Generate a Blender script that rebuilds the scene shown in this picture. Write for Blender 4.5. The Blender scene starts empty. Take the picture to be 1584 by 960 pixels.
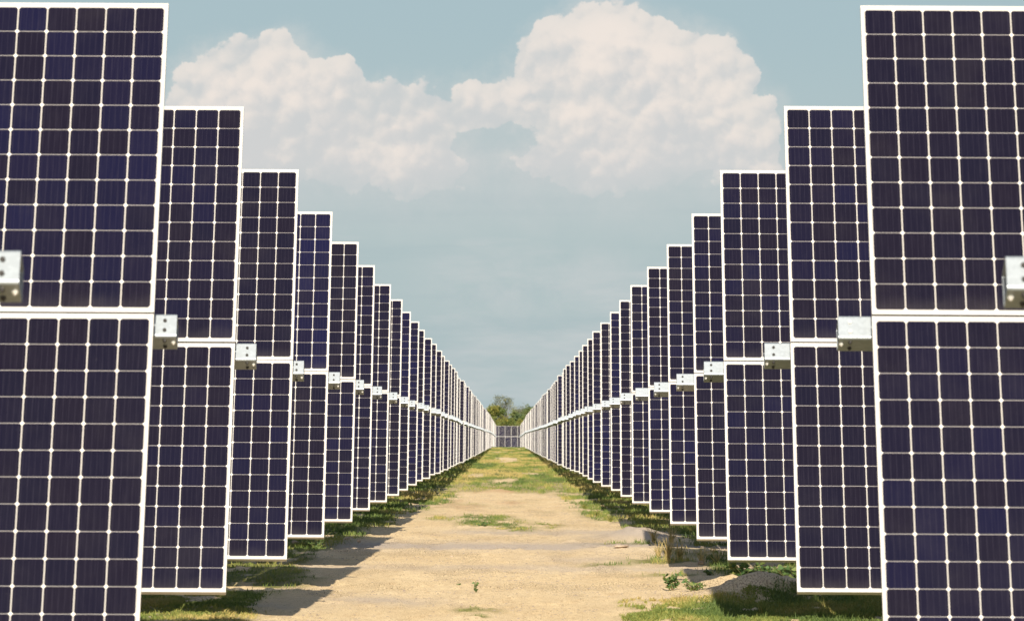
import bpy, math, random
import numpy as np
from mathutils import Vector, Matrix

random.seed(7)
rng = np.random.default_rng(11)
sc = bpy.context.scene
COL = sc.collection
R = math.radians

# ------------------------------------------------------------------ camera
CAM_H = 1.6
F_PX = 8000.0                      # focal length in pixels of the 1584 px wide photograph
YAW, PITCH, ROLL = 0.00064, 0.02385, R(0.325)
cam_d = bpy.data.cameras.new('camera')
cam = bpy.data.objects.new('camera', cam_d)
COL.objects.link(cam)
cam_d.sensor_width = 36.0
cam_d.lens = 36.0 * F_PX / 1584.0
cam_d.clip_start = 0.5
cam_d.clip_end = 60000
cam_d.dof.use_dof = True
cam_d.dof.focus_distance = 62.0
cam_d.dof.aperture_fstop = cam_d.lens / 1000 / 0.016
fwd = Vector((math.sin(YAW) * math.cos(PITCH), math.cos(YAW) * math.cos(PITCH), math.sin(PITCH)))
right = fwd.cross(Vector((0, 0, 1))).normalized()
up = right.cross(fwd)
c_, s_ = math.cos(ROLL), math.sin(ROLL)
r2 = right * c_ + up * s_
u2 = up * c_ - right * s_
M = Matrix((r2, u2, -fwd)).transposed().to_4x4()
M.translation = Vector((0, 0, CAM_H))
cam.matrix_world = M
sc.camera = cam

# ------------------------------------------------------------------ node helper
class N:
    nt = None
    def __init__(s, sock): s.s = sock
    @staticmethod
    def m(op, *a, clamp=False):
        n = N.nt.nodes.new('ShaderNodeMath'); n.operation = op; n.use_clamp = clamp
        for i, v in enumerate(a):
            if isinstance(v, N): N.nt.links.new(v.s, n.inputs[i])
            else: n.inputs[i].default_value = float(v)
        return N(n.outputs[0])
    def __add__(s, o): return N.m('ADD', s, o)
    __radd__ = __add__
    def __mul__(s, o): return N.m('MULTIPLY', s, o)
    __rmul__ = __mul__
    def __sub__(s, o): return N.m('SUBTRACT', s, o)
    def __rsub__(s, o): return N.m('SUBTRACT', o, s)
    def __truediv__(s, o): return N.m('DIVIDE', s, o)
def new(t, **kw):
    n = N.nt.nodes.new(t)
    for k, v in kw.items():
        if k in n.inputs.keys() if not hasattr(n, k) else False: n.inputs[k].default_value = v
        else: setattr(n, k, v)
    return n
def put(sock, v):
    if isinstance(v, N): N.nt.links.new(v.s, sock)
    else: sock.default_value = v
def sstep(a, b, x):
    n = new('ShaderNodeMapRange', interpolation_type='SMOOTHSTEP')
    put(n.inputs['Value'], x); put(n.inputs['From Min'], a); put(n.inputs['From Max'], b)
    return N(n.outputs[0])
def mix(f, a, b, mode='MIX'):
    n = new('ShaderNodeMix', data_type='RGBA', blend_type=mode)
    put(n.inputs[0], f)
    for i, v in ((6, a), (7, b)):
        if isinstance(v, N): put(n.inputs[i], v)
        else: n.inputs[i].default_value = (*v, 1)
    return N(n.outputs[2])
def vec(x, y, z):
    n = new('ShaderNodeCombineXYZ')
    for i, v in enumerate((x, y, z)): put(n.inputs[i], v)
    return N(n.outputs[0])
def sep(v):
    n = new('ShaderNodeSeparateXYZ'); put(n.inputs[0], v)
    return [N(o) for o in n.outputs]
def noise(v, scale, detail=4, rough=.55, dist=0):
    n = new('ShaderNodeTexNoise'); put(n.inputs['Vector'], v)
    n.inputs['Scale'].default_value = scale; n.inputs['Detail'].default_value = detail
    n.inputs['Roughness'].default_value = rough; n.inputs['Distortion'].default_value = dist
    return N(n.outputs['Fac'])
def voro(v, scale, detail=0, rough=.5, feature='F1', smooth=None):
    n = new('ShaderNodeTexVoronoi', feature=feature); put(n.inputs['Vector'], v)
    n.inputs['Scale'].default_value = scale; n.inputs['Detail'].default_value = detail
    n.inputs['Roughness'].default_value = rough
    if smooth is not None: n.inputs['Smoothness'].default_value = smooth
    return n
def white(v):
    n = new('ShaderNodeTexWhiteNoise', noise_dimensions='3D'); put(n.inputs['Vector'], v)
    return N(n.outputs['Value'])
def texco(name): return N(new('ShaderNodeTexCoord').outputs[name])

# ------------------------------------------------------------------ sky
SUN_EL, SUN_AZ = 30.5, 1.2         # the sun stands behind the camera, a touch to the left
w = bpy.data.worlds.new('World'); sc.world = w; w.use_nodes = True
N.nt = w.node_tree; N.nt.nodes.clear()
sky = new('ShaderNodeTexSky'); sky.sky_type = 'NISHITA'; sky.sun_disc = False
sky.sun_elevation = R(SUN_EL); sky.sun_rotation = R(180 + SUN_AZ)
sky.air_density = 1.0; sky.dust_density = 1.6; sky.ozone_density = 1.0
w.cycles.sampling_method = 'MANUAL'; w.cycles.sample_map_resolution = 256
SKY_S = 0.075
d = texco('Generated')
dx, dy, dz = sep(d)
dyc = N.m('MAXIMUM', dy, .05)
K = 1000.0 / 8000.0                 # one cloud unit = 1000 px of the long lens = 7.16 degrees
cu = dx / dyc / K                   # azimuth, 0 at the lane's vanishing point
cv = dz / dyc / K                   # height above the horizon
P = vec(cu, cv, 0.0)
n1 = noise(P, 9, 6, .6)
n3 = noise(P, 90, 4, .6)
n2 = noise(vec(cu + 7.3, cv + 2.1, 0.4), 28, 5, .65)
wob_u = cu + (n1 - .5) * .04 + (n2 - .5) * .026
wob_v = cv + (noise(vec(cu + 3.7, cv, 1.7), 9, 6, .6) - .5) * .05 + (noise(vec(cu, cv + 5.0, 2.2), 28, 5, .65) - .5) * .022
blobs = [(425, 150, 92), (345, 158, 86), (300, 180, 56), (485, 175, 82), (400, 225, 110), (520, 225, 88), (600, 212, 78),
         (665, 222, 84), (625, 175, 42), (440, 92, 38), (330, 130, 62), (290, 235, 90), (262, 205, 42), (385, 100, 34), (1190, 165, 20),
         (930, 92, 102), (868, 112, 78), (1000, 112, 86), (1072, 112, 76), (1110, 145, 66), (800, 165, 66), (745, 178, 54),
         (905, 190, 110), (1020, 190, 115), (1110, 215, 78), (1160, 235, 46), (840, 235, 64), (700, 230, 56)]
F = None
for bx, by, br in blobs:
    uu = (wob_u - (bx - 786) / 1000) ; vv = (wob_v - (671 - by) / 1000)
    dd = (br / 1000) - N.m('SQRT', uu * uu + vv * vv)
    F = dd if F is None else N.m('SMOOTH_MAX', F, dd, .03)
# clear hole between the two towers
uu = (wob_u - (775 - 786) / 1000) / 2.6; vv = wob_v - (671 - 216) / 1000
hole = N.m('SQRT', uu * uu + vv * vv) - .022
F = N.m('SMOOTH_MIN', F, hole * 1.4, .02)
def billow(ou, ov):
    a_ = voro(vec(wob_u + ou, wob_v + ov, 0.3), 7.5, 0, .5, 'SMOOTH_F1', .12)
    c_2 = voro(vec(wob_u + ou, wob_v + ov, 4.3), 17, 0, .5, 'SMOOTH_F1', .10)
    c_3 = voro(vec(wob_u + ou, wob_v + ov, 8.3), 38, 0, .5, 'F1')
    return 1 - N(a_.outputs['Distance']) * .55 - N(c_2.outputs['Distance']) * .30 - N(c_3.outputs['Distance']) * .18
b0 = billow(0, 0); b1 = billow(-.007, .011)
relief = b0 - b1                       # puffs lit from the upper left
Fn = F + (b0 - .50) * .09
alpha = sstep(-.002, .006, Fn + (n3 - .5) * .014)
base_fade = sstep(.325, .425, cv + (n1 - .5) * .12 + (n2 - .5) * .03)     # the cloud base dissolves in the haze
alpha = alpha * base_fade
soft = sstep(-.030, .04, F + (n2 - .5) * .04) * sstep(.34, .43, cv + (n1 - .5) * .08)
alpha = N.m('MAXIMUM', alpha * (.76 + .18 * sstep(-.01, .07, Fn)), soft * .45)
# thin stratus veils lower down
veil = sstep(.45, .72, noise(vec(cu * .9, cv * 4.2, 3.0), 3.2, 5, .55)) * sstep(.50, .36, cv) * .75
veil2 = sstep(.30, 0, N.m('ABSOLUTE', cu - .06)) * sstep(.10, .0, N.m('ABSOLUTE', cv - .235)) * sstep(.3, .7, n1) * .8
bank = sstep(.26, .40, cv + (n1 - .5) * .10) * sstep(.52, .42, cv) * sstep(.62, .30, N.m('ABSOLUTE', cu + .02)) * (.35 + .5 * n2)
veil = N.m('MAXIMUM', N.m('MAXIMUM', veil, veil2), bank)
sk0 = mix(1.0, N(sky.outputs[0]), (SKY_S,) * 3, 'MULTIPLY')
# dusty air gives this low strip of sky a milky teal
low = sstep(2.4, 1.0, N.m('ABSOLUTE', cv)) * N.m('GREATER_THAN', dy, 0.0)
SKY_TEAL = (.280, .344, .356)
sk0 = mix(low * .94, sk0, mix(sstep(.35, .68, cv), SKY_TEAL, (.246, .325, .355)))
CL_LIT, CL_MID = (.560, .505, .462), (.405, .408, .408)
lit = sstep(-.26, .22, relief * 1.25 + (n3 - .5) * .12 + (n1 - .5) * .75 + (n2 - .5) * .20 + (cv - .54) * 1.3)
ccol = mix(lit, CL_MID, CL_LIT)
bands = sstep(.40, .62, noise(vec(cu * .55 + 4, cv * 7.5, 8.0), 2.6, 5, .6)) * sstep(.50, .40, cv) * sstep(.03, .12, cv)
sk1 = mix(bands * .28, sk0, (.228, .300, .322))
sk = mix(veil, sk1, (.372, .392, .396))
sk = mix(alpha, sk, ccol)
# two closures: the costly cloud closure is only evaluated in the part of the sky that holds this cloud bank
window = N.m('GREATER_THAN', dy, .9) * N.m('LESS_THAN', N.m('ABSOLUTE', cu), 1.4) * N.m('LESS_THAN', cv, 1.2) * N.m('GREATER_THAN', cv, -.02)
bg0 = new('ShaderNodeBackground'); put(bg0.inputs[0], sk0); bg0.inputs[1].default_value = 1.0
bg = new('ShaderNodeBackground'); put(bg.inputs[0], sk); bg.inputs[1].default_value = 1.0
mxs = new('ShaderNodeMixShader'); put(mxs.inputs[0], window)
N.nt.links.new(bg0.outputs[0], mxs.inputs[1]); N.nt.links.new(bg.outputs[0], mxs.inputs[2])
wo = new('ShaderNodeOutputWorld'); N.nt.links.new(mxs.outputs[0], wo.inputs[0])

# ------------------------------------------------------------------ sun, exposure
sl = bpy.data.lights.new('sun', 'SUN'); sl.energy = 4.8; sl.angle = R(0.53); sl.color = (1.0, .905, .765)
so = bpy.data.objects.new('sun', sl); COL.objects.link(so)
ld = Vector((math.sin(R(SUN_AZ)) * math.cos(R(SUN_EL)), math.cos(R(SUN_AZ)) * math.cos(R(SUN_EL)), -math.sin(R(SUN_EL))))
so.rotation_euler = ld.to_track_quat('-Z', 'Y').to_euler()
so.location = (-3, -60, 40)
vs = sc.view_settings
vs.view_transform = 'Standard'; vs.look = 'None'; vs.gamma = 1; vs.use_curve_mapping = False
vs.exposure = 0.66

# ------------------------------------------------------------------ materials
def mat(name):
    m = bpy.data.materials.new(name); m.use_nodes = True
    N.nt = m.node_tree; N.nt.nodes.clear()
    b = new('ShaderNodeBsdfPrincipled'); o = new('ShaderNodeOutputMaterial')
    N.nt.links.new(b.outputs[0], o.inputs[0])
    return m, b
def bump(b, h, strength=.3, dist=.01):
    n = new('ShaderNodeBump'); n.inputs['Strength'].default_value = strength; n.inputs['Distance'].default_value = dist
    put(n.inputs['Height'], h); N.nt.links.new(n.outputs[0], b.inputs['Normal'])

CP = 0.159                          # cell pitch
def make_cells():
    m, b = mat('solar_cells')
    x, y, z = sep(texco('Object'))
    oi = new('ShaderNodeObjectInfo'); rnd = N(oi.outputs['Random']); tone = sep(N(oi.outputs['Color']))[0]
    u = x / CP + 3; v = y / CP + 6
    iu = N.m('FLOOR', u); iv = N.m('FLOOR', v)
    au = N.m('ABSOLUTE', u - iu - .5); av = N.m('ABSOLUTE', v - iv - .5)
    inu = N.m('LESS_THAN', au, .5 - .024)
    inv = N.m('LESS_THAN', av, .5 - .014)
    cor = N.m('LESS_THAN', au + av, .912)
    ins = N.m('LESS_THAN', N.m('ABSOLUTE', u - 3), 3.0) * N.m('LESS_THAN', N.m('ABSOLUTE', v - 6), 6.0)
    cell = inu * cor * ins
    h1 = white(vec(iu, iv, rnd * 91)); h2 = white(vec(iu + 17, iv + 5, rnd * 57))
    base = mix(h1, (.0062, .0056, .0145), (.0078, .0060, .0128))
    base = mix(sstep(.45, 1.35, h2 * .55 + tone * .75) * .85, base, (.0060, .0064, .0310))
    streak = noise(vec(x * 1.0, y * .03, rnd * 40), 170, 2, .6)
    base = mix(sstep(.45, .85, streak) * .40, base, (.024, .021, .034))
    # four thin busbars per cell
    bb = N.m('ABSOLUTE', N.m('FRACT', (u - iu) * 5 ) - .5)
    base = mix(N.m('LESS_THAN', bb, .04) * .12, base, (.09, .08, .11))
    # dust and dried rain marks, plus a painted pale reflection along the lower edge
    dust_reflection = sstep(-.84, -.985, y + (noise(vec(x, y, rnd * 7), 7, 4, .6) - .5) * .12) * .30 + sstep(.45, .8, noise(vec(x + rnd * 9, y, rnd * 13), 2.3, 5, .6)) * .10 + sstep(.72, .80, noise(vec(x + rnd * 31, y, 2.0), 26, 2, .5)) * .10
    base = mix(dust_reflection * .5, base, (.11, .10, .095))
    gapc = mix(inu, (.39, .37, .345), (.24, .225, .22))
    white_c = mix(cor, (.66, .63, .57), gapc)
    white_c = mix(ins, (.46, .445, .415), white_c)
    col = mix(cell * inv, white_c, base)
    put(b.inputs['Base Color'], col)
    b.inputs['Roughness'].default_value = .16
    b.inputs['IOR'].default_value = 1.28
    return m
def make_metal(name, c, rough, met, spangle=0):
    m, b = mat(name)
    p = texco('Object')
    ncol = mix(noise(p, 8, 4) * .5, c, tuple(v * .82 for v in c))
    if spangle:
        vo = voro(p, 60)
        sx = N(vo.outputs['Color'])
        ncol = mix(sstep(.3, .7, sep(sx)[0]) * spangle, ncol, tuple(v * .66 for v in c))
        ncol = mix(sstep(.60, .72, noise(vec(*[q * k for q, k in zip(sep(p), (5, 24, 24))]), 2, 4)) * .35, ncol, tuple(min(1, v * 1.3) for v in c))
    put(b.inputs['Base Color'], ncol)
    b.inputs['Roughness'].default_value = rough; b.inputs['Metallic'].default_value = met
    return m
M_CELL = make_cells()
M_FRAME = make_metal('anodised_frame', (.52, .505, .475), .42, .15)
M_BACK = make_metal('white_backsheet', (.70, .70, .68), .5, 0)
M_GALV = make_metal('galvanised_steel', (.33, .37, .40), .42, .35, .3)
M_RAIL = make_metal('galvanised_rail', (.45, .47, .48), .5, .4)
M_BOLTD = make_metal('dark_bolt', (.05, .048, .045), .5, .3)
M_BOLTL = make_metal('zinc_bolt', (.80, .78, .72), .3, .5)

def attr(name, kind='Fac'):
    n = new('ShaderNodeAttribute'); n.attribute_name = name
    return N(n.outputs[kind])
def make_ground():
    m, b = mat('sandy_ground')
    p = texco('Object'); x, y, z = sep(p)
    g = attr('grass'); gv = attr('gravel'); lw = attr('litter')
    big = noise(vec(x, y * .25, 0.0), .8, 5, .6)
    mid = noise(vec(x, y * .22, 1.0), 5, 5, .65)
    fine = noise(vec(x, y * .30, 2.0), 55, 3, .7)
    sand = mix(sstep(.3, .7, big), (.72, .565, .34), (.65, .495, .285))
    sand = mix(sstep(.50, .80, mid) * .5, sand, (.40, .27, .14))
    sand = mix(sstep(.52, .70, fine) * .55, sand, (.27, .175, .095))
    grit = noise(vec(x, y * .12, 9.0), 85, 2, .5)
    sand = mix(sstep(.58, .70, grit) * .55, sand, (.20, .135, .085))
    sand = mix(sstep(.58, .70, 1 - grit) * .40, sand, (.72, .56, .36))
    sand = mix(sstep(.60, .75, noise(vec(x, y * .5, 6.0), 30, 2, .6)) * .5, sand, (.62, .47, .31))
    mott = noise(vec(x, y * .16, 11.0), 16, 4, .7)
    sand = mix(sstep(.52, .68, mott) * .55, sand, (.47, .33, .185))
    sand = mix(sstep(.56, .70, 1 - mott) * .45, sand, (.74, .60, .38))
    red = sstep(.52, .70, noise(vec(x * .5, y * .05, 4.0), 1.1, 4, .6)) * sstep(95, 130, y)
    sand = mix(red * .5, sand, (.40, .19, .085))
    grav = mix(fine, (.56, .47, .37), (.36, .30, .24))
    stone = voro(vec(x, y * .5, 0), 38)
    grav = mix(sstep(.35, .1, N(stone.outputs['Distance'])) * .5, grav, (.50, .45, .40))
    col = mix(gv * sstep(.30, .55, mid + gv * .25), sand, grav)
    gf = noise(vec(x, y * .2, 5.0), 30, 5, .8)
    gcol = mix(sstep(.3, .7, gf), (.10, .125, .032), (.26, .24, .075))
    col = mix(g * sstep(.42, .60, gf + g * .30), col, gcol)
    col = mix(lw * sstep(.48, .62, fine), col, (.15, .10, .055))
    put(b.inputs['Base Color'], col)
    b.inputs['Roughness'].default_value = .95
    b.inputs['Specular IOR Level'].default_value = .1
    bump(b, fine * .6 + grit * .4 + mid * .6 + N(stone.outputs['Distance']) * gv * .5, .9, .02)
    return m
M_GROUND = make_ground()

def make_leaf(name, cols, trans=.35):
    m, b = mat(name)
    t = attr('tint')
    n = new('ShaderNodeValToRGB'); cr = n.color_ramp
    while len(cr.elements) < len(cols): cr.elements.new(.5)
    for i, c in enumerate(cols):
        cr.elements[i].position = i / (len(cols) - 1); cr.elements[i].color = (*c, 1)
    put(n.inputs[0], t)
    put(b.inputs['Base Color'], N(n.outputs[0]))
    b.inputs['Roughness'].default_value = .6; b.inputs['Specular IOR Level'].default_value = .25
    tr = new('ShaderNodeBsdfTranslucent'); put(tr.inputs[0], N(n.outputs[0]))
    ms = new('ShaderNodeMixShader'); ms.inputs[0].default_value = trans
    out = [q for q in N.nt.nodes if q.type == 'OUTPUT_MATERIAL'][0]
    N.nt.links.new(b.outputs[0], ms.inputs[1]); N.nt.links.new(tr.outputs[0], ms.inputs[2]); N.nt.links.new(ms.outputs[0], out.inputs[0])
    return m
M_GRASS = make_leaf('grass_blades', [(.080, .125, .032), (.145, .19, .042), (.26, .26, .065), (.42, .32, .12)], .25)
M_DRY = make_leaf('dry_grass', [(.26, .26, .09), (.46, .36, .15), (.56, .43, .22)], .25)
M_WEED = make_leaf('weed_leaves', [(.060, .125, .045), (.095, .165, .050), (.20, .22, .06)], .25)
M_TREE_A = make_leaf('grey_green_leaves', [(.095, .11, .068), (.155, .17, .095), (.23, .23, .13)], .2)
M_TREE_B = make_leaf('yellow_green_leaves', [(.095, .135, .036), (.18, .205, .052), (.33, .28, .06)], .25)
M_TREE_C = make_leaf('dark_green_leaves', [(.070, .108, .045), (.125, .165, .058), (.20, .22, .075)], .2)
def plain(name, c1, c2, scale=6, rough=.9):
    m, b = mat(name); p = texco('Object')
    put(b.inputs['Base Color'], mix(sstep(.35, .65, noise(p, scale, 5, .65)), c1, c2)); b.inputs['Roughness'].default_value = rough
    bump(b, noise(p, scale * 4, 4, .7), .5, .01)
    return m
M_BARK = plain('bark', (.16, .13, .10), (.09, .07, .055), 5)
M_ROCK = plain('stone', (.46, .36, .26), (.30, .23, .17), 9)
M_STEM = plain('stem', (.12, .14, .05), (.20, .14, .07), 9)

# ------------------------------------------------------------------ mesh helpers
class MB:
    def __init__(s): s.v = []; s.f = []; s.mi = []; s.t = []
    def box(s, x0, x1, y0, y1, z0, z1, mi=0, skip=()):
        b = len(s.v)
        s.v += [(x, y, z) for z in (z0, z1) for y in (y0, y1) for x in (x0, x1)]
        fs = {'-z': (0, 2, 3, 1), '+z': (4, 5, 7, 6), '-y': (0, 1, 5, 4), '+y': (2, 6, 7, 3), '-x': (0, 4, 6, 2), '+x': (1, 3, 7, 5)}
        for k, f in fs.items():
            if k in skip: continue
            s.f.append(tuple(b + i for i in f)); s.mi.append(mi)
    def face(s, pts, mi=0, t=0.0):
        b = len(s.v); s.v += [tuple(p) for p in pts]; s.f.append(tuple(range(b, b + len(pts)))); s.mi.append(mi); s.t.append(t)
    def cone(s, a, bb, ra, rb, n=7, mi=0):
        a, bb = Vector(a), Vector(bb); ax = (bb - a).normalized()
        q = ax.orthogonal().normalized(); p = ax.cross(q); k = len(s.v)
        for c, r in ((a, ra), (bb, rb)):
            for i in range(n):
                an = 2 * math.pi * i / n
                s.v.append(tuple(c + (q * math.cos(an) + p * math.sin(an)) * r))
        for i in range(n):
            j = (i + 1) % n; s.f.append((k + i, k + j, k + n + j, k + n + i)); s.mi.append(mi)
        s.f.append(tuple(k + n + i for i in range(n))); s.mi.append(mi)
        s.f.append(tuple(k + i for i in reversed(range(n)))); s.mi.append(mi)
    def mesh(s, name, mats, smooth=False):
        me = bpy.data.meshes.new(name); me.from_pydata(s.v, [], s.f); me.update()
        for m in (mats if isinstance(mats, (list, tuple)) else [mats]): me.materials.append(m)
        me.polygons.foreach_set('material_index', s.mi)
        if s.t and len(s.t) == len(s.f):
            a = me.attributes.new('tint', 'FLOAT', 'FACE'); a.data.foreach_set('value', s.t)
        if smooth: me.polygons.foreach_set('use_smooth', [True] * len(s.f))
        return me
def link(name, me, parent=None, loc=None, rot=None):
    o = bpy.data.objects.new(name, me); COL.objects.link(o)
    if parent: o.parent = parent
    if loc is not None: o.location = loc
    if rot is not None: o.rotation_euler = rot
    return o
def tag(o, label=None, cat=None, group=None, kind=None):
    if label: o['label'] = label
    if cat: o['category'] = cat
    if group: o['group'] = group
    if kind: o['kind'] = kind
    return o

# ------------------------------------------------------------------ numpy noise and fields
_perm = rng.random((256, 256))
def vnoise(x, y):
    xi = np.floor(x).astype(int); yi = np.floor(y).astype(int); fx = x - xi; fy = y - yi
    fx = fx * fx * (3 - 2 * fx); fy = fy * fy * (3 - 2 * fy)
    g = lambda a, b: _perm[a % 256, b % 256]
    return (g(xi, yi) * (1 - fx) + g(xi + 1, yi) * fx) * (1 - fy) + (g(xi, yi + 1) * (1 - fx) + g(xi + 1, yi + 1) * fx) * fy
def fbm(x, y, o=4):
    s = 0; a = .5; t = 0
    for i in range(o):
        s = s + a * vnoise(x * 2 ** i + 17.3 * i, y * 2 ** i + 9.1 * i); t += a; a *= .5
    return s / t
def ss(a, b, x):
    t = np.clip((x - a) / (b - a), 0, 1); return t * t * (3 - 2 * t)
def bell(x, y, cx, cy, rx, ry): return np.exp(-(((x - cx) / rx) ** 2 + ((y - cy) / ry) ** 2))
def terrain(y):                    # long profile of the field: flat, a faint crest at 610 m, then down
    return np.interp(y, [0, 150, 350, 610, 834, 1400, 4000], [0, 0, -.08, 0, -.72, -.9, -1.5])
def rough_amp(y): return np.interp(y, [0, 30, 160, 700, 3000], [1, 1, 1, 1.2, 0])
def height(x, y):
    h = terrain(y)
    a = rough_amp(y)
    h = h + a * ((fbm(x * .5, y * .12, 3) - .5) * .035 + (fbm(x * 3, y * 1.6 + 50, 4) - .5) * .022)
    cl = fbm(x * 7 + 31, y * 5, 3); h = h + a * .024 * ss(.58, .80, cl)
    h = h + (.22 * bell(x, y, 2.38, 50.6, .42, .9) + .13 * bell(x, y, 2.9, 51.2, .5, 1.0) + .15 * bell(x, y, 2.28, 53.2, .34, .8)) * (1 + .7 * (fbm(x * 5, y * 3) - .5)) + bell(x, y, 2.45, 51.5, .7, 2.2) * .07 * (fbm(x * 16, y * 9 + 4, 3) - .5)
    h = h + .14 * bell(x, y, 2.0, 80, .48, 1.5) * (.8 + .5 * fbm(x * 6, y * 3))
    h = h + .05 * bell(x, y, 1.7, 72, .9, 3)
    h = h + .06 * bell(x, y, -2.9, 46, .8, 1.2)
    for c_r in (-.95, .85):
        h = h - .018 * np.exp(-((x - c_r - .12 * np.sin(y * .05)) / .16) ** 2) * ss(300, 120, y)
    h = h + .022 * (np.exp(-((y - 70.5) / .35) ** 2) + np.exp(-((y - 77 - x * .3) / .4) ** 2) + .7 * np.exp(-((y - 86 + x * .4) / .6) ** 2)) * ss(4, 2, np.abs(x))
    # verge slightly rougher and higher than the wheel-packed lane
    v = ss(1.5, 2.4, np.abs(x)) * ss(3000, 800, y)
    h = h + v * .03 * (fbm(x * 1.3, y * .6, 4) - .35)
    return h
def grass_amt(x, y):
    n = fbm(x * 1.1 + 5, y * .16, 4); n2 = fbm(x * 2.8, y * .55 + 80, 4)
    nearz = ss(105, 72, y)
    side = ss(1.75 + .35 * nearz, 2.35 + .45 * nearz, np.abs(x) + (n - .5) * 1.1) * ss(.36 + .08 * nearz, .52 + .06 * nearz, n2 + .06)
    far = ss(100, 190, y + (n - .5) * 60)
    lane = far * ss(.40, .58, fbm(x * .55 + 40, y * .045, 4) + .075 + .02 * ss(150, 300, y) + .05 * ss(.9, 1.8, np.abs(x)))
    edge = ss(1.0, 1.7, np.abs(x) + (n - .5) * .8) * ss(90, 135, y) * ss(.40, .55, n2)
    p = bell(x, y, -.30, 93, .55, 4.5) * 1.4 + bell(x, y, .15, 87, .30, 2.5) * 1.2 + bell(x, y, -.45, 100, .5, 2) + bell(x, y, .78, 92, .22, 3) * 1.1 + bell(x, y, -1.3, 98, .25, 2) + bell(x, y, 1.9, 101, .35, 6) * 1.3 + bell(x, y, 1.9, 112, .5, 8)
    p = p + bell(x, y, -.28, 46.8, .20, .7) * 1.3 + bell(x, y, -.22, 45.3, .1, .3)
    p = p + bell(x, y, 2.35, 45.6, .85, 1.9) * 1.9 + bell(x, y, 2.0, 65, .5, 1.2) * 1.2 + bell(x, y, 1.2, 63.5, .3, .6) * .8
    p = p + bell(x, y, 2.0, 59, .45, .8) + bell(x, y, 1.9, 74.5, .6, 1.0) * .9
    p = p * ss(.34, .56, n2 + .05)
    p = p + 1.2 * ss(1.0, 1.6, x + (n2 - .5) * .7) * ss(50.6, 49.4, y) * ss(.34, .48, fbm(x * 4.5, y * 1.2 + 11, 4)) + .9 * bell(x, y, -2.9, 44.5, .7, 1.6) * ss(.32, .5, n)
    p = p + 1.0 * ss(2.25, 2.6, -x + (n - .5) * .8) * ss(120, 70, y) * ss(.30, .46, n2)
    out = np.clip(np.maximum(np.maximum(side, lane), np.maximum(edge, p)), 0, 1)
    clear = bell(x, y, 2.4, 51.4, .6, 1.4) + bell(x, y, 2.0, 80, .6, 2.4) + .8 * bell(x, y, -2.2, 69, .5, 1)
    return np.clip(out - clear, 0, 1)

def build_ground():
    xs = np.concatenate([np.arange(-4.2, 4.2, .045), ])
    ext = [4.3, 4.5, 4.8, 5.3, 6, 7.2, 9, 12, 16, 24, 40, 70, 130, 260, 520, 1100, 2200, 4000]
    xs = np.concatenate([-np.array(ext[::-1]), xs, np.array(ext)])
    ys = [-60, -20, 0, 8, 14, 19, 23, 27, 30, 33, 36, 38]
    y = 38.3
    while y < 860:
        ys.append(y); y += .13 if y < 62 else .13 * (y / 62) ** 1.25
    ys += [870, 885, 905, 930, 960, 1000, 1050, 1120, 1220, 1400, 1800, 2500, 4000]
    ys = np.array(ys)
    X, Y = np.meshgrid(xs, ys)
    Z = height(X, Y)
    nx, ny = len(xs), len(ys)
    co = np.stack([X, Y, Z], -1).reshape(-1, 3).astype(np.float32)
    i = (np.arange(ny - 1)[:, None] * nx + np.arange(nx - 1)[None]).reshape(-1)
    q = np.stack([i, i + 1, i + nx + 1, i + nx], -1).astype(np.int32)
    me = bpy.data.meshes.new('ground')
    me.vertices.add(len(co)); me.vertices.foreach_set('co', co.reshape(-1))
    me.loops.add(q.size); me.loops.foreach_set('vertex_index', q.reshape(-1))
    me.polygons.add(len(q)); me.polygons.foreach_set('loop_start', np.arange(0, q.size, 4, dtype=np.int32))
    me.polygons.foreach_set('use_smooth', np.ones(len(q), bool))
    me.update(); me.validate()
    g = grass_amt(X, Y)
    gv = 1.15 * bell(X * .0, Y, 0, 73.5, 1, 2.8) + .8 * bell(X * 0, Y, 0, 84, 1, 2.2) * ss(-1.6, -.3, X) + 1.2 * bell(X, Y, 2.0, 80, .8, 2.4) + .4 * bell(X, Y, 2.4, 51, .8, 1.2)
    gv = gv + .7 * bell(X, Y, -1.2, 49.5, .55, 1.4) + .5 * bell(X * 0, Y, 0, 62, 1, 1.4) + .9 * bell(X, Y, -2.6, 47, .8, 1.2) + .5 * bell(X, Y, 1.0, 66, .8, 2)
    gv = np.clip(gv * (.45 + fbm(X * .8, Y * .4 + 9, 4)), 0, 1) * ss(4, 3, np.abs(X))
    lt = np.clip(ss(.54, .70, fbm(X * 1.6 + 60, Y * .35, 4)) * .7 * ss(200, 100, Y), 0, 1)
    for nme, arr in (('grass', g), ('gravel', gv), ('litter', lt)):
        a = me.attributes.new(nme, 'FLOAT', 'POINT'); a.data.foreach_set('value', arr.reshape(-1).astype(np.float32))
    me.materials.append(M_GROUND)
    return tag(link('ground', me), kind='structure')
ground = build_ground()
def hz(x, y): return float(height(np.array([x]), np.array([y]))[0])

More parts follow.
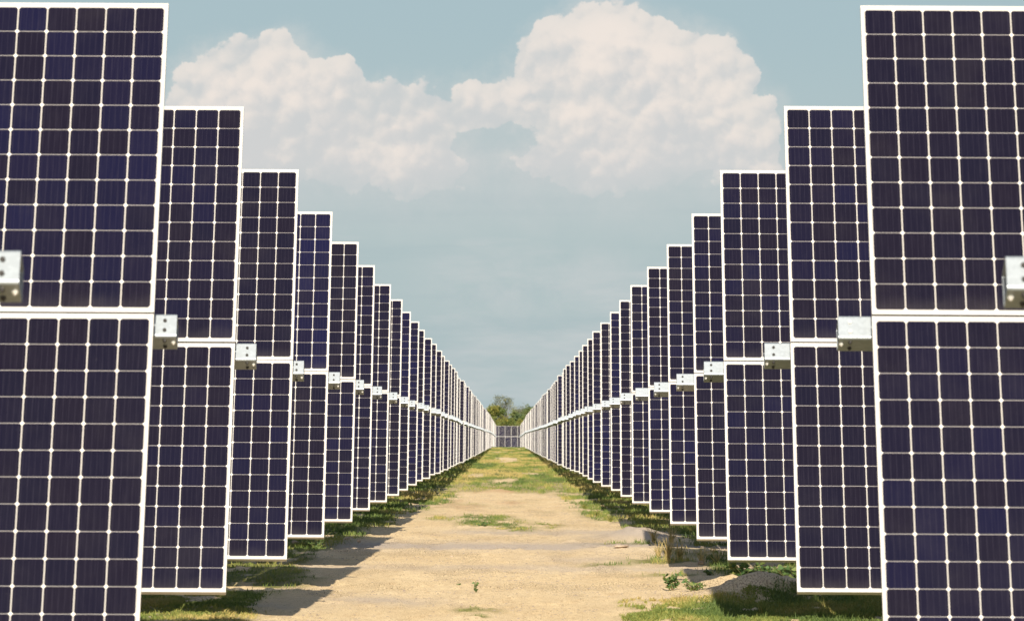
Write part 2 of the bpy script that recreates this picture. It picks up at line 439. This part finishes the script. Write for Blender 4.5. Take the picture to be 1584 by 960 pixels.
# ------------------------------------------------------------------ solar trackers
TILT = R(60)
UPV = Vector((0, math.sin(R(30)), math.cos(R(30))))
NRM = Vector((0, -math.cos(R(30)), math.sin(R(30))))
MW, ML, MP = .992, 1.966, 1.004     # module width, length, pitch
SEAM = 2.242                          # height of the joint between upper and lower modules
HALF = ML / 2 + .005
def module_meshes():
    g = MB(); hw, hl = MW / 2 - .0105, ML / 2 - .0105
    g.box(-hw, hw, -hl, hl, -.007, -.0015, 0)
    g.mi = [1, 0, 1, 1, 1, 1]
    glass = g.mesh('module_laminate', [M_CELL, M_BACK])
    f = MB(); L = .011; a, b = MW / 2, ML / 2
    f.box(-a, a, b - L, b, -.038, 0); f.box(-a, a, -b, -b + L, -.038, 0)
    f.box(-a, -a + L, -b + L, b - L, -.032, 0); f.box(a - L, a, -b + L, b - L, -.032, 0)
    f.box(-a + L, a - L, b - .03, b - L, -.032, -.030); f.box(-a + L, a - L, -b + L, -b + .03, -.032, -.030)
    frame = f.mesh('module_frame', M_FRAME)
    j = MB(); j.v = list(g.v); j.f = list(g.f); j.mi = list(g.mi); k = len(j.v)
    j.v += f.v; j.f += [tuple(i + k for i in q) for q in f.f]; j.mi += [2] * len(f.f)
    joint = j.mesh('module_whole', [M_CELL, M_BACK, M_FRAME])
    bx = MB(); bx.box(-.07, .07, -.045, .045, -.028, -.0072); jb = bx.mesh('junction_box', M_BOLTD)
    return glass, frame, joint, jb
ME_GLASS, ME_FRAME, ME_WHOLE, ME_JB = module_meshes()
TS = .07                              # half side of the square torque tube
TZ = -(.12 + TS)                      # the tube's centre behind the module faces
def tube_mesh(length, name):
    m = MB(); rr = .013; segs = 3; ring = []; ring2 = []
    for cx, cy, a0 in ((TS - rr, TS - rr, 0), (-TS + rr, TS - rr, 90), (-TS + rr, -TS + rr, 180), (TS - rr, -TS + rr, 270)):
        for i in range(segs + 1):
            a = R(a0 + 90 * i / segs)
            ring.append((cx + rr * math.cos(a), cy + rr * math.sin(a)))
            ring2.append((cx + (rr - .006) * math.cos(a), cy + (rr - .006) * math.sin(a)))
    n = len(ring)
    m.v = [(0, y, z) for y, z in ring] + [(length, y, z) for y, z in ring] + [(0, y, z) for y, z in ring2] + [(length, y, z) for y, z in ring2]
    for i in range(n):
        j = (i + 1) % n
        m.f += [(i, n + i, n + j, j), (2 * n + i, 2 * n + j, 3 * n + j, 3 * n + i), (i, j, 2 * n + j, 2 * n + i), (n + i, 3 * n + i, 3 * n + j, n + j)]
    m.mi = [0] * len(m.f)
    return m.mesh(name, M_GALV)
def bolt_mesh(m_):
    b = MB(); b.cone((0, 0, -.002), (0, 0, .009), .0115, .0105, 6); b.cone((0, 0, .009), (0, 0, .015), .0055, .005, 6)
    return b.mesh('bolt', m_)
ME_BD, ME_BL = bolt_mesh(M_BOLTD), bolt_mesh(M_BOLTL)
def rail_mesh():
    m = MB()
    m.box(-.03, .03, -1.05, 1.05, -.05, -.0385); m.box(-.03, -.026, -1.05, 1.05, -.118, -.05); m.box(.026, .03, -1.05, 1.05, -.118, -.05)
    return m.mesh('mounting_rail', M_RAIL)
ME_RAIL = rail_mesh()
def post_mesh():
    m = MB(); top = 1.96
    m.box(-.075, .075, -.055, -.047, -.6, top); m.box(-.075, .075, .047, .055, -.6, top); m.box(-.004, .004, -.047, .047, -.6, top)
    return m.mesh('support_post', M_RAIL)
ME_POST = post_mesh()
def bearing_mesh():
    m = MB(); m.cone((-.04, 0, 0), (.04, 0, 0), .135, .135, 14); return m.mesh('bearing', M_RAIL)
ME_BEAR = bearing_mesh()
TUBES = {}
def tube(length):
    if length not in TUBES: TUBES[length] = tube_mesh(length, 'torque_tube')
    return TUBES[length]

LX = [-1.865, .018, -.029, .002, 0, .020, -.010, .014, .013, -.008, 0, -.028, .007, 0]
RX = [1.90, -.025, .036, -.056, .008, .018, .015, -.006, .010, .024, 0, -.025, -.001, .001]
LY = [0, -.020, -.016, -.009, -.001, .011, .014, .005, 0, -.006, .002, .005, -.019, 0]
RY = [0, -.009, .009, .005, .002, .004, .014, .014, .006, .012, .001, -.005, -.010, -.009]
LOV = [.137, .115, .144, .093, .118, .100, .132, .130, .128, .11, .13, .12, .13]
ROV = [.142, .172, .176, .169, .180, .172, .175, .17, .18, .17, .17, .18, .17]
Z1, PITCH_R = 27.11 - 8.95, 8.95
def dip(y): return float(np.interp(y, [130, 210, 350, 530, 834], [0, -.12, -.235, -.37, -1.05]))

TONES = {(-1, 1, 1): .62, (-1, 1, -1): .10, (-1, 2, 1): .45, (-1, 2, -1): .35, (-1, 3, 1): .08, (-1, 3, -1): .50, (-1, 4, 1): 1.0, (-1, 4, -1): .05,
         (1, 1, 1): .05, (1, 1, -1): .50, (1, 2, 1): .45, (1, 2, -1): .12, (1, 3, 1): .40, (1, 3, -1): .42, (1, 4, 1): .55, (1, 5, -1): .65}
def tone(parent, sign, c, j, jr):          # cell colour of a module: 0 brownish black, 1 clearly blue
    k = round((parent.location.y - Z1) / PITCH_R)
    return TONES.get((sign, k, j), jr.random()) if c == 0 else jr.random()
def build_tracker(parent, x0, sign, cols, over, detail, light_bolts=False, cross=False):
    """x0: the lane-side end in the tracker's own frame; sign: which way the row runs from it"""
    jr = random.Random(int(abs(parent.location.y) * 10) + (5 if sign > 0 else 0))
    for c in range(cols):
        cx = x0 + sign * (c + .5) * MP - sign * .008
        for j in (1, -1):
            pos = Vector((cx, 0, SEAM)) + UPV * (j * HALF) + NRM * jr.uniform(-.002, .002)
            tw = (TILT + jr.uniform(-.002, .002), 0, jr.uniform(-.0015, .0015))
            if detail:
                md = link('solar_module', ME_GLASS, parent, pos, tw); md.color = (tone(parent, sign, c, j, jr), .5, .5, 1)
                link('module_frame', ME_FRAME, md)
                if c < 3: link('junction_box', ME_JB, md, (0, -j * .6, 0))
            else:
                md = link('solar_module', ME_WHOLE, parent, pos, tw); md.color = (jr.random(), .5, .5, 1)
        if detail:
            link('mounting_rail', ME_RAIL, parent, Vector((cx, 0, SEAM)), (TILT, 0, 0))
    ln = cols * MP + .30
    tc = Vector((0, 0, SEAM)) + NRM * TZ
    end = x0 - sign * over
    tx = end if sign > 0 else end - ln
    tb = link('torque_tube', tube(round(ln, 3)), parent, tc + Vector((tx, 0, 0)), (TILT, 0, 0))
    if detail:
        lx = (0 if sign > 0 else ln)
        bm = ME_BL if light_bolts else ME_BD
        for yy in (.026, -.032):
            link('bolt', bm, tb, (lx + sign * .062, yy, TS))
        link('bolt', ME_BL, tb, (lx + sign * .017, -TS, .012), (R(90), 0, 0))
        link('bolt', ME_BD, tb, (lx + sign * .062, -TS, -.026), (R(90), 0, 0))
        link('bolt', ME_BD, tb, (lx + sign * .062, -TS, .034), (R(90), 0, 0))
    for px in ((3.45,) if not cross else (1.0, 7.1)):
        if px < cols * MP:
            link('support_post', ME_POST, parent, (x0 + sign * px, tc.y, 0))
            link('bearing', ME_BEAR, parent, (x0 + sign * px, tc.y, tc.z))

ones = ['', 'first', 'second', 'third', 'fourth', 'fifth', 'sixth', 'seventh', 'eighth', 'ninth', 'tenth', 'eleventh', 'twelfth', 'thirteenth',
        'fourteenth', 'fifteenth', 'sixteenth', 'seventeenth', 'eighteenth', 'nineteenth']
tens = {2: ('twentieth', 'twenty'), 3: ('thirtieth', 'thirty'), 4: ('fortieth', 'forty'), 5: ('fiftieth', 'fifty'), 6: ('sixtieth', 'sixty'),
        7: ('seventieth', 'seventy'), 8: ('eightieth', 'eighty'), 9: ('ninetieth', 'ninety')}
def ordinal(n):
    if n < 20: return ones[n]
    t, u = divmod(n, 10)
    return tens[t][0] if u == 0 else tens[t][1] + '-' + ones[u]
SIDE = {-1: 'left', 1: 'right'}
special = {
    (-1, 0): 'solar tracker nearest the camera on the left, only its galvanized tube end in view',
    (1, 0): 'solar tracker nearest the camera on the right, only its galvanized tube end in view',
    (-1, 1): 'tall solar tracker filling the left edge of the photo, second from the camera',
    (1, 1): 'tall solar tracker filling the right edge, pale bolts on its tube end, second from camera',
    (-1, 2): 'third solar tracker from the camera on the left, reaching down to a shaded grass strip',
    (1, 2): 'third solar tracker from the camera on the right, in front of the shaded earth mound',
    (-1, 4): 'fifth solar tracker from the camera on the left, its upper module distinctly bluer',
}
NROW = 90
for sgn in (-1, 1):
    for k in range(NROW):
        y = Z1 + PITCH_R * k
        if sgn < 0: xe = LX[0] if k == 0 else -1.88 + (LX[k] if k < len(LX) else random.gauss(0, .026))
        else: xe = RX[0] if k == 0 else 1.932 + (RX[k] if k < len(RX) else random.gauss(0, .026))
        tab = LY if sgn < 0 else RY
        dz_ = tab[k] if k < len(tab) else dip(y) + random.uniform(-.012, .012)
        o = bpy.data.objects.new('solar_tracker', None); COL.objects.link(o)
        o.location = (xe, y, dz_); o.empty_display_size = .2
        cols = 5 if k < 15 else (4 if k < 36 else 3)
        ov = (LOV if sgn < 0 else ROV)
        over = ov[k] if k < len(ov) else (random.choice([.12, .13, .10]) if sgn < 0 else .174)
        build_tracker(o, 0.0, sgn, cols, over, k < 12, light_bolts=(sgn > 0 and k in (1, 6)))
        lab = special.get((sgn, k))
        if not lab:
            far = 'distant ' if k > 30 else ''
            lab = f'{ordinal(k + 1)} solar tracker from the camera along the {SIDE[sgn]} side of the {"sandy" if k < 12 else "grassy"} lane'
        tag(o, lab, 'solar tracker', f'solar trackers lined up on the {SIDE[sgn]} of the lane')
cr = bpy.data.objects.new('solar_tracker', None); COL.objects.link(cr)
cr.location = (-1.47 - 3 * MP, 834, dip(834))
build_tracker(cr, 0.0, 1, 8, .1, False, cross=True)
tag(cr, 'tiny distant solar tracker standing across the far end of the lane below the trees', 'solar tracker')

# ------------------------------------------------------------------ grass
def blades(name, n, xf, yf, hgt, wid, matl, dens, lean=.5, tintf=None, label=None, cat=None):
    x = xf(n); y = yf(n)
    keep = rng.random(n) < dens(x, y); x, y = x[keep], y[keep]; n = len(x)
    z = height(x, y) - .005
    s = hgt(x, y) * (.5 + rng.random(n) * .9); wd = wid(x, y) * (.7 + .6 * rng.random(n))
    a = rng.random(n) * math.tau; b = rng.random(n) * math.tau
    ln = s * lean * (.3 + rng.random(n))
    dx_, dy_ = np.cos(a) * wd / 2, np.sin(a) * wd / 2 * .5
    bx, by = np.cos(b) * ln, np.sin(b) * ln
    v = np.empty((n, 5, 3), np.float32)
    v[:, 0] = np.stack([x - dx_, y - dy_, z], -1); v[:, 1] = np.stack([x + dx_, y + dy_, z], -1)
    v[:, 2] = np.stack([x + dx_ * .8 + bx * .35, y + dy_ * .8 + by * .35, z + s * .6], -1)
    v[:, 3] = np.stack([x - dx_ * .8 + bx * .35, y - dy_ * .8 + by * .35, z + s * .6], -1)
    v[:, 4] = np.stack([x + bx, y + by, z + s], -1)
    base = np.arange(n)[:, None] * 5
    q = (base + np.array([0, 1, 2, 3])).astype(np.int32); t = (base + np.array([3, 2, 4])).astype(np.int32)
    li = np.concatenate([q, t], 1).reshape(-1)
    me = bpy.data.meshes.new(name)
    me.vertices.add(n * 5); me.vertices.foreach_set('co', v.reshape(-1))
    me.loops.add(len(li)); me.loops.foreach_set('vertex_index', li)
    me.polygons.add(2 * n)
    st = (np.arange(n)[:, None] * 7 + np.array([0, 4])).reshape(-1).astype(np.int32)
    me.polygons.foreach_set('loop_start', st)
    me.update()
    tn = np.clip(tintf(x, y) + (rng.random(n) - .5) * .45, 0, 1)
    at = me.attributes.new('tint', 'FLOAT', 'FACE'); at.data.foreach_set('value', np.repeat(tn, 2).astype(np.float32))
    me.materials.append(matl)
    return tag(link(name, me), label, cat, kind='stuff')
U = lambda a, b: (lambda n: a + (b - a) * rng.random(n))
def tint_n(x, y): return np.clip((fbm(x * 1.5 + 3, y * .3 + 7, 3) - .5) * 2.2 + .40, 0, 1)
lane_h = lambda x, y: .022 + .03 * ss(1.0, 2.0, np.abs(x)) + .018 * ss(100, 300, y)
blades('short_grass', 230000, U(-4.0, 4.0), lambda n: 40 + 90 * rng.random(n) ** 1.0, lambda x, y: (lane_h(x, y) + .03 * fbm(x, y)) * (1 - .45 * (x < 0) * ss(85, 60, y)), lambda x, y: .006 * (y / 45), M_GRASS,
       lambda x, y: ss(.25, .9, grass_amt(x, y)) * (.12 + ss(.42, .60, fbm(x * 8 + 5, y * 1.1, 3))), tintf=tint_n, label='short green and straw grass growing in patches on the sandy ground', cat='grass')
blades('far_grass', 260000, U(-4.2, 4.2), lambda n: 125 + 600 * rng.random(n) ** 1.35, lambda x, y: .035 + .055 * fbm(x, y * .2) + .03 * ss(1.5, 2.2, np.abs(x)),
       lambda x, y: .012 * (y / 90), M_GRASS, lambda x, y: ss(.2, .9, grass_amt(x, y)) * (.10 + ss(.42, .62, fbm(x * 4 + 5, y * .22, 4))), tintf=lambda x, y: np.clip((fbm(x * .8, y * .04 + 7, 4) - .5) * 3.0 + .62, 0, 1),
       label='thin yellowish green grass covering the far part of the lane', cat='grass')
blades('verge_grass', 34000, lambda n: np.sign(rng.random(n) - .5) * (1.9 + 2.2 * rng.random(n)), U(44, 200), lambda x, y: (.035 + .07 * ss(.5, .75, fbm(x * 1.2, y * .7, 3))) * (1 - .55 * (x < 0) * ss(85, 60, y)),
       lambda x, y: .006 * (y / 50), M_GRASS, lambda x, y: grass_amt(x, y) * ss(.42, .60, fbm(x * 1.2, y * .7, 3)), lean=.7, tintf=tint_n,
       label='taller grass and herbs growing in the shade under the trackers', cat='grass')

blades('ground_cover', 150000, lambda n: 1.0 + 2.7 * rng.random(n) - 5.2 * (rng.random(n) < .25), U(43.5, 51), lambda x, y: .016 + .022 * fbm(x * 3, y * 2), lambda x, y: .011 + 0 * x, M_GRASS,
       lambda x, y: ss(.2, .7, grass_amt(x, y)) * (.25 + ss(.40, .55, fbm(x * 7, y * 2, 3))), lean=1.0, tintf=lambda x, y: np.clip(tint_n(x, y) + .06, 0, 1),
       label='low leafy green ground cover in the right foreground, partly in shadow', cat='ground cover')

# ------------------------------------------------------------------ small plants, stones
def at(px, py, yy=None):            # ground point seen at a pixel of the photograph
    d_ = (py - 671) / F_PX
    y = CAM_H / d_
    return ((px - 786) / F_PX * y, y)
def tuft(x, y, n, h, spread, matl, label, group, seed):
    r = random.Random(seed); m = MB(); z0 = 0
    for i in range(n):
        a = r.uniform(0, math.tau); l = r.uniform(.1, .9) * spread; hh = h * r.uniform(.5, 1.1); w_ = r.uniform(.004, .007)
        bx_, by_ = r.gauss(0, .012), r.gauss(0, .012)
        b_ = r.uniform(0, math.tau); wx, wy = math.cos(b_) * w_, math.sin(b_) * w_
        t = r.random(); pts = []
        for s in range(4):
            f = s / 3; pts.append((bx_ + math.cos(a) * l * f ** 1.8, by_ + math.sin(a) * l * f ** 1.8, hh * (f - .25 * f * f * l / spread)))
        for s in range(3):
            p, q = pts[s], pts[s + 1]; k0, k1 = 1 - s * .3, 1 - (s + 1) * .3
            m.face([(p[0] - wx * k0, p[1] - wy * k0, p[2]), (p[0] + wx * k0, p[1] + wy * k0, p[2]), (q[0] + wx * k1, q[1] + wy * k1, q[2]), (q[0] - wx * k1, q[1] - wy * k1, q[2])], 0, t)
    o = link('grass_tuft', m.mesh('grass_tuft', matl), loc=(x, y, hz(x, y) - .01))
    return tag(o, label, 'grass tuft', group)
def weed(x, y, nst, h, spread, leaf, label, group, seed, name='weed'):
    r = random.Random(seed)
    root = bpy.data.objects.new(name, None); COL.objects.link(root); root.location = (x, y, hz(x, y) - .01); root.empty_display_size = .1
    st, lf = MB(), MB()
    for i in range(nst):
        a = r.uniform(0, math.tau); l = spread * r.uniform(.2, 1); hh = h * r.uniform(.45, 1)
        p0 = Vector((r.gauss(0, spread * .12), r.gauss(0, spread * .12), 0)); p1 = p0 + Vector((math.cos(a) * l, math.sin(a) * l * .7, hh))
        mid_ = (p0 + p1) / 2 + Vector((0, 0, hh * .15))
        st.cone(p0, mid_, .004, .003, 5); st.cone(mid_, p1, .003, .0015, 5)
        for j in range(r.randint(7, 12)):
            f = r.uniform(.15, 1.0); c = (p0.lerp(mid_, f * 2) if f < .5 else mid_.lerp(p1, f * 2 - 1))
            d1 = Vector((r.gauss(0, 1), r.gauss(0, 1), r.uniform(-.1, .8))).normalized(); L_ = leaf * r.uniform(.5, 1.2)
            sd = d1.cross(Vector((r.gauss(0, 1), r.gauss(0, 1), r.gauss(0, 1)))).normalized() * L_ * .33
            t = min(1, max(0, r.gauss(.4, .28)))
            e = c + d1 * L_ - Vector((0, 0, L_ * .15)); mm = c + d1 * L_ * .5 + Vector((0, 0, L_ * .1))
            lf.face([c, mm + sd, e], 0, t); lf.face([c, e, mm - sd], 0, min(1, t + .1))
    link('stem', st.mesh('stem', M_STEM), root); link('foliage', lf.mesh('foliage', M_WEED), root)
    return tag(root, label, 'weed', group)
def stone(x, y, s, label, seed, cat='stone'):
    import bmesh
    r = random.Random(seed); bm = bmesh.new(); bmesh.ops.create_icosphere(bm, subdivisions=3, radius=1)
    o3 = Vector((r.random() * 9, r.random() * 9, r.random() * 9)); from mathutils import noise as mn
    for v in bm.verts:
        v.co *= 1 + .35 * mn.noise(v.co * 1.1 + o3) + .12 * mn.noise(v.co * 3 + o3)
        v.co.x *= s[0]; v.co.y *= s[1]; v.co.z *= s[2]
    me = bpy.data.meshes.new('stone'); bm.to_mesh(me); bm.free(); me.materials.append(M_ROCK)
    me.polygons.foreach_set('use_smooth', [True] * len(me.polygons))
    o = link('stone', me, loc=(x, y, hz(x, y) + s[2] * .35), rot=(0, 0, r.uniform(0, 6)))
    return tag(o, label, cat, 'stones lying on the ground')

def pebbles(n):
    ico = [(0, 0, 1), (.9, 0, .2), (0, .9, .2), (-.9, 0, .2), (0, -.9, .2), (.6, .6, -.3)]
    tri = [(0, 1, 2), (0, 2, 3), (0, 3, 4), (0, 4, 1)]
    y = 41 + 95 * rng.random(n) ** 1.3; x = -3.2 + 6.4 * rng.random(n)
    k = rng.random(n) < ss(.42, .62, fbm(x * 1.4 + 77, y * .4, 4)) + .12
    x, y = x[k], y[k]; n = len(x); z = height(x, y)
    sz = .0035 + .013 * rng.random(n) ** 3
    v5 = np.array(ico[:5])[None] * (.65 + .7 * rng.random((n, 5, 3)))
    a = rng.random(n) * math.tau; ca, sa = np.cos(a)[:, None], np.sin(a)[:, None]
    vx = (v5[:, :, 0] * ca - v5[:, :, 1] * sa) * 1.3; vy = v5[:, :, 0] * sa + v5[:, :, 1] * ca; vz = v5[:, :, 2] * .75 - .1
    V = np.stack([vx, vy, vz], -1) * sz[:, None, None] + np.stack([x, y, z], -1)[:, None]
    idx = (np.arange(n)[:, None, None] * 5 + np.array(tri)[None]).reshape(-1).astype(np.int32)
    me = bpy.data.meshes.new('pebbles'); me.vertices.add(n * 5); me.vertices.foreach_set('co', V.reshape(-1).astype(np.float32))
    me.loops.add(len(idx)); me.loops.foreach_set('vertex_index', idx); me.polygons.add(n * 4)
    me.polygons.foreach_set('loop_start', np.arange(0, len(idx), 3, dtype=np.int32)); me.update(); me.materials.append(M_ROCK)
    tag(link('pebbles', me), 'small pebbles and clods strewn over the sandy lane', 'pebbles', kind='stuff')
pebbles(42000)
x, y = at(738, 915); weed(x, y, 4, .12, .04, .035, 'small lone green weed in the middle of the bare sandy lane', 'weeds along the lane', 3)
x, y = at(1040, 912); weed(x, y, 12, .20, .15, .06, 'broad leafy green weed beside the small dark shadow on the right', 'weeds along the lane', 4)
x, y = at(1072, 915); weed(x, y, 10, .12, .17, .05, 'low spreading green weed at the left foot of the shaded mound', 'weeds along the lane', 5)
weed(2.45, 53.6, 22, .20, .22, .075, 'leafy green weed on the sunny back slope of the shaded mound, nearest the lane', 'weeds along the lane', 6)
weed(2.72, 53.3, 26, .26, .24, .07, 'yellowish bushy weed under the middle of the fourth right-hand tracker, behind the mound', 'weeds along the lane', 8)
weed(2.98, 53.1, 26, .24, .24, .08, 'broad leafy green weed against the lower corner of the third right-hand tracker', 'weeds along the lane', 17)
x, y = at(1100, 888); weed(x, y, 7, .09, .12, .04, 'small green weed just above the tip of the shaded mound', 'weeds along the lane', 9)
x, y = at(405, 874); weed(x, y, 12, .14, .20, .035, 'feathery green weed under the fourth left-hand tracker', 'weeds along the lane', 10)
x, y = at(492, 850); weed(x, y, 12, .15, .22, .035, 'feathery green weed under the fifth left-hand tracker', 'weeds along the lane', 12)
x, y = at(480, 848); weed(x, y, 9, .12, .20, .03, 'darker shaded weed just left of the pale stones on the left', 'weeds along the lane', 13)
x, y = at(470, 897); weed(x, y, 4, .05, .06, .02, 'tiny weed at the end of the nearest left-hand shadow', 'weeds along the lane', 14)
x, y = at(748, 815); weed(x, y, 9, .11, .14, .045, 'bushy bluish green weed in the middle of the far lane grass patch', 'weeds along the lane', 15)
x, y = at(711, 903); weed(x, y, 3, .03, .04, .02, 'tiny dark sprig on bare sand, left of the lone weed', 'weeds along the lane', 16)
tg = 'dry grass tufts beside the right-hand trackers'
for i, (px, py, n, h, sp, lb) in enumerate([
        (1034, 868, 90, .34, .20, 'tall straw tuft left of the dark shadow under the fifth right-hand tracker'),
        (1020, 862, 60, .26, .18, 'pale straw tuft at the outer end of a row of dry grass on the right'),
        (1052, 866, 70, .32, .20, 'straw tuft overlapping the dark shadow under the fifth right-hand tracker'),
        (1086, 872, 30, .24, .18, 'reddish dry tuft in shade below the fourth right-hand tracker'),
        (1110, 872, 30, .22, .18, 'sparse dry tuft touching the lower corner of the fourth right-hand tracker'),
        (1012, 840, 60, .30, .25, 'dry grass tuft behind the low gravel heap on the right'),
        (1040, 840, 45, .34, .28, 'dry tuft in the shade under the sixth right-hand tracker')]):
    x, y = at(px, py); tuft(x, y, n, h, sp, M_DRY, lb, tg, 30 + i)
for i, (px, py, n, h, sp, lb) in enumerate([
        (925, 800, 90, .20, .22, 'green grass clump at the lane edge, left of the low gravel heap'),
        (945, 806, 90, .18, .22, 'green grass clump touching the low gravel heap on the right'),
        (905, 786, 80, .16, .22, 'small green clump where the right-hand shadows begin'),
        (1180, 950, 40, .16, .10, 'thin grass clump standing in the nearest right-hand shadow')]):
    x, y = at(px, py); tuft(x, y, n, h, sp, M_GRASS, lb, 'green grass clumps along the right edge', 50 + i)
for i, (px, py, s, lb) in enumerate([
        (458, 842, (.055, .04, .032), 'pale stone under the fifth left-hand tracker near its lower left corner'),
        (540, 838, (.075, .05, .040), 'largest pale stone at the edge of the left-hand shadows'),
        (556, 840, (.030, .03, .035), 'small upright pale stone right of the largest stone on the left'),
        (700, 861, (.028, .02, .010), 'small dark flat stone on the gravel track in mid lane'),
        (962, 853, (.12, .06, .022), 'flat brown clod in the grass left of the dry tufts'),
        (1085, 872, (.05, .04, .03), 'brown stone at the foot of the dry tufts on the right')]):
    x, y = at(px, py); stone(x, y, s, lb, 70 + i)

# ------------------------------------------------------------------ trees beyond the field
def tree(x, y, H, Wd, crown0, nleaf, size, matl, label, seed, sparse=False, name='tree', nb=9):
    r = random.Random(seed); nr = np.random.default_rng(seed)
    gz = float(terrain(np.array([y]))[0])
    root = bpy.data.objects.new(name, None); COL.objects.link(root); root.location = (x, y, gz); root.empty_display_size = 1
    tk = MB(); tips = []
    def limb(p, d_, l, rad, lev):
        q = p + d_ * l; m1 = p.lerp(q, .5) + Vector((r.gauss(0, .04), r.gauss(0, .04), 0)) * l
        tk.cone(p, m1, rad, rad * .8, 6); tk.cone(m1, q, rad * .8, rad * .6, 6)
        if lev == 0 or rad < .02: tips.append(q); tips.append(m1); return
        for i in range(3 if lev > 1 else 2):
            dd_ = (d_ + Vector((r.gauss(0, .55), r.gauss(0, .55), r.uniform(-.1, .55)))).normalized()
            limb(q, dd_, l * r.uniform(.55, .85), rad * .6, lev - 1)
        tips.append(q)
    th_ = crown0 * H
    limb(Vector((0, 0, -.3)), Vector((.02, 0, 1)), th_ + .3, .035 * H ** .8 * .6, 1 if not sparse else 3)
    cl = []
    for i in range(nb):
        a = r.uniform(0, math.tau); rr_ = math.sqrt(r.random()) * Wd * .5 * .72; f = r.random()
        zc = H * (crown0 + (1 - crown0) * f * .86); rr_ *= math.sin(math.pi * min(.93, .30 + f * .62)) ** (.3 if sparse else .7)
        c = Vector((math.cos(a) * rr_, math.sin(a) * rr_, zc))
        cr_ = Wd * r.uniform(.13, .24) * (.8 if sparse else 1.0); cl.append((c, cr_))
        tk.cone(Vector((0, 0, min(th_, zc * .8))), c, .05, .02, 5)
    if sparse: cl = [(c, q * .42) for c, q in cl] + [(t, Wd * r.uniform(.06, .11)) for t in tips if t.z > th_ * .8]
    per = max(1, nleaf // len(cl))
    V = []; T = []
    for c, cr_ in cl:
        u = nr.normal(size=(per, 3)); u /= np.linalg.norm(u, axis=1)[:, None]
        rad = cr_ * (nr.random(per)[:, None] ** (.45)) * (1 + .35 * np.sin(u[:, :1] * 5 + u[:, 2:] * 4)) * (1.45 if sparse else 1)
        pts = np.array(c) + u * rad * np.array([1, 1, .78])
        d1 = nr.normal(size=(per, 3)); d1 /= np.linalg.norm(d1, axis=1)[:, None]
        d2 = np.cross(d1, nr.normal(size=(per, 3))); d2 /= np.linalg.norm(d2, axis=1)[:, None]
        sz = size * (.6 + .8 * nr.random((per, 1)))
        V.append(np.stack([pts - d1 * sz * .5, pts + d2 * sz * .28, pts + d1 * sz * .5, pts - d2 * sz * .28], 1))
        T.append(np.clip(nr.normal(.42 + r.gauss(0, .20), .20, per), 0, 1))
    V = np.concatenate(V); T = np.concatenate(T); n = len(V)
    me = bpy.data.meshes.new('crown'); me.vertices.add(n * 4); me.vertices.foreach_set('co', V.reshape(-1).astype(np.float32))
    me.loops.add(n * 4); me.loops.foreach_set('vertex_index', np.arange(n * 4, dtype=np.int32))
    me.polygons.add(n); me.polygons.foreach_set('loop_start', np.arange(0, 4 * n, 4, dtype=np.int32)); me.update()
    a_ = me.attributes.new('tint', 'FLOAT', 'FACE'); a_.data.foreach_set('value', T.astype(np.float32)); me.materials.append(matl)
    link('trunk', tk.mesh('trunk', M_BARK), root); link('crown', me, root)
    return tag(root, label, 'tree', 'trees beyond the end of the solar field')
def tx(px, y): return (px - 786) / F_PX * y
tree(tx(781, 1040), 1040, 10.8, 8.0, .30, 7000, .22, M_TREE_A, 'tallest tree, with a sparse open grey-green crown above the others', 101, True, nb=44)
tree(tx(768, 985), 985, 8.4, 6.2, .1, 12000, .28, M_TREE_B, 'bushy yellow-green tree at the left foot of the tallest tree', 102, nb=22)
tree(tx(752, 1000), 1000, 8.0, 5.2, .1, 8000, .28, M_TREE_C, 'rounded tree half hidden behind the left end of the left trackers', 103, nb=12)
tree(tx(797, 1000), 1000, 7.6, 5.4, .1, 10000, .28, M_TREE_C, 'dark green tree just right of the tallest tree trunk', 104, nb=12)
tree(tx(788, 965), 965, 5.6, 5.0, .08, 9000, .28, M_TREE_B, 'low yellow-green tree directly above the tracker across the lane', 105, nb=18, name='bush')
tree(tx(806, 970), 970, 6.0, 4.4, .08, 8000, .28, M_TREE_B, 'low yellowish tree in front of the trees on the right', 106, nb=16, name='bush')
tree(tx(826, 1010), 1010, 8.2, 6.2, .12, 11000, .28, M_TREE_C, 'dark green rounded tree rising on the right beside the right trackers', 107, nb=22)
for i, (px, H) in enumerate([(700, 7), (655, 9), (600, 7.5), (880, 8), (930, 7), (985, 9)]):
    side_ = 'left' if px < 786 else 'right'
    tree(tx(px, 1020), 1020, H, 6, .2, 2500, .42, (M_TREE_C, M_TREE_B)[i % 2], f'tree hidden behind the {side_}-hand trackers, number {("one","two","three")[i % 3]} outward from the lane', 110 + i, nb=12)
print('objects', len(bpy.data.objects))
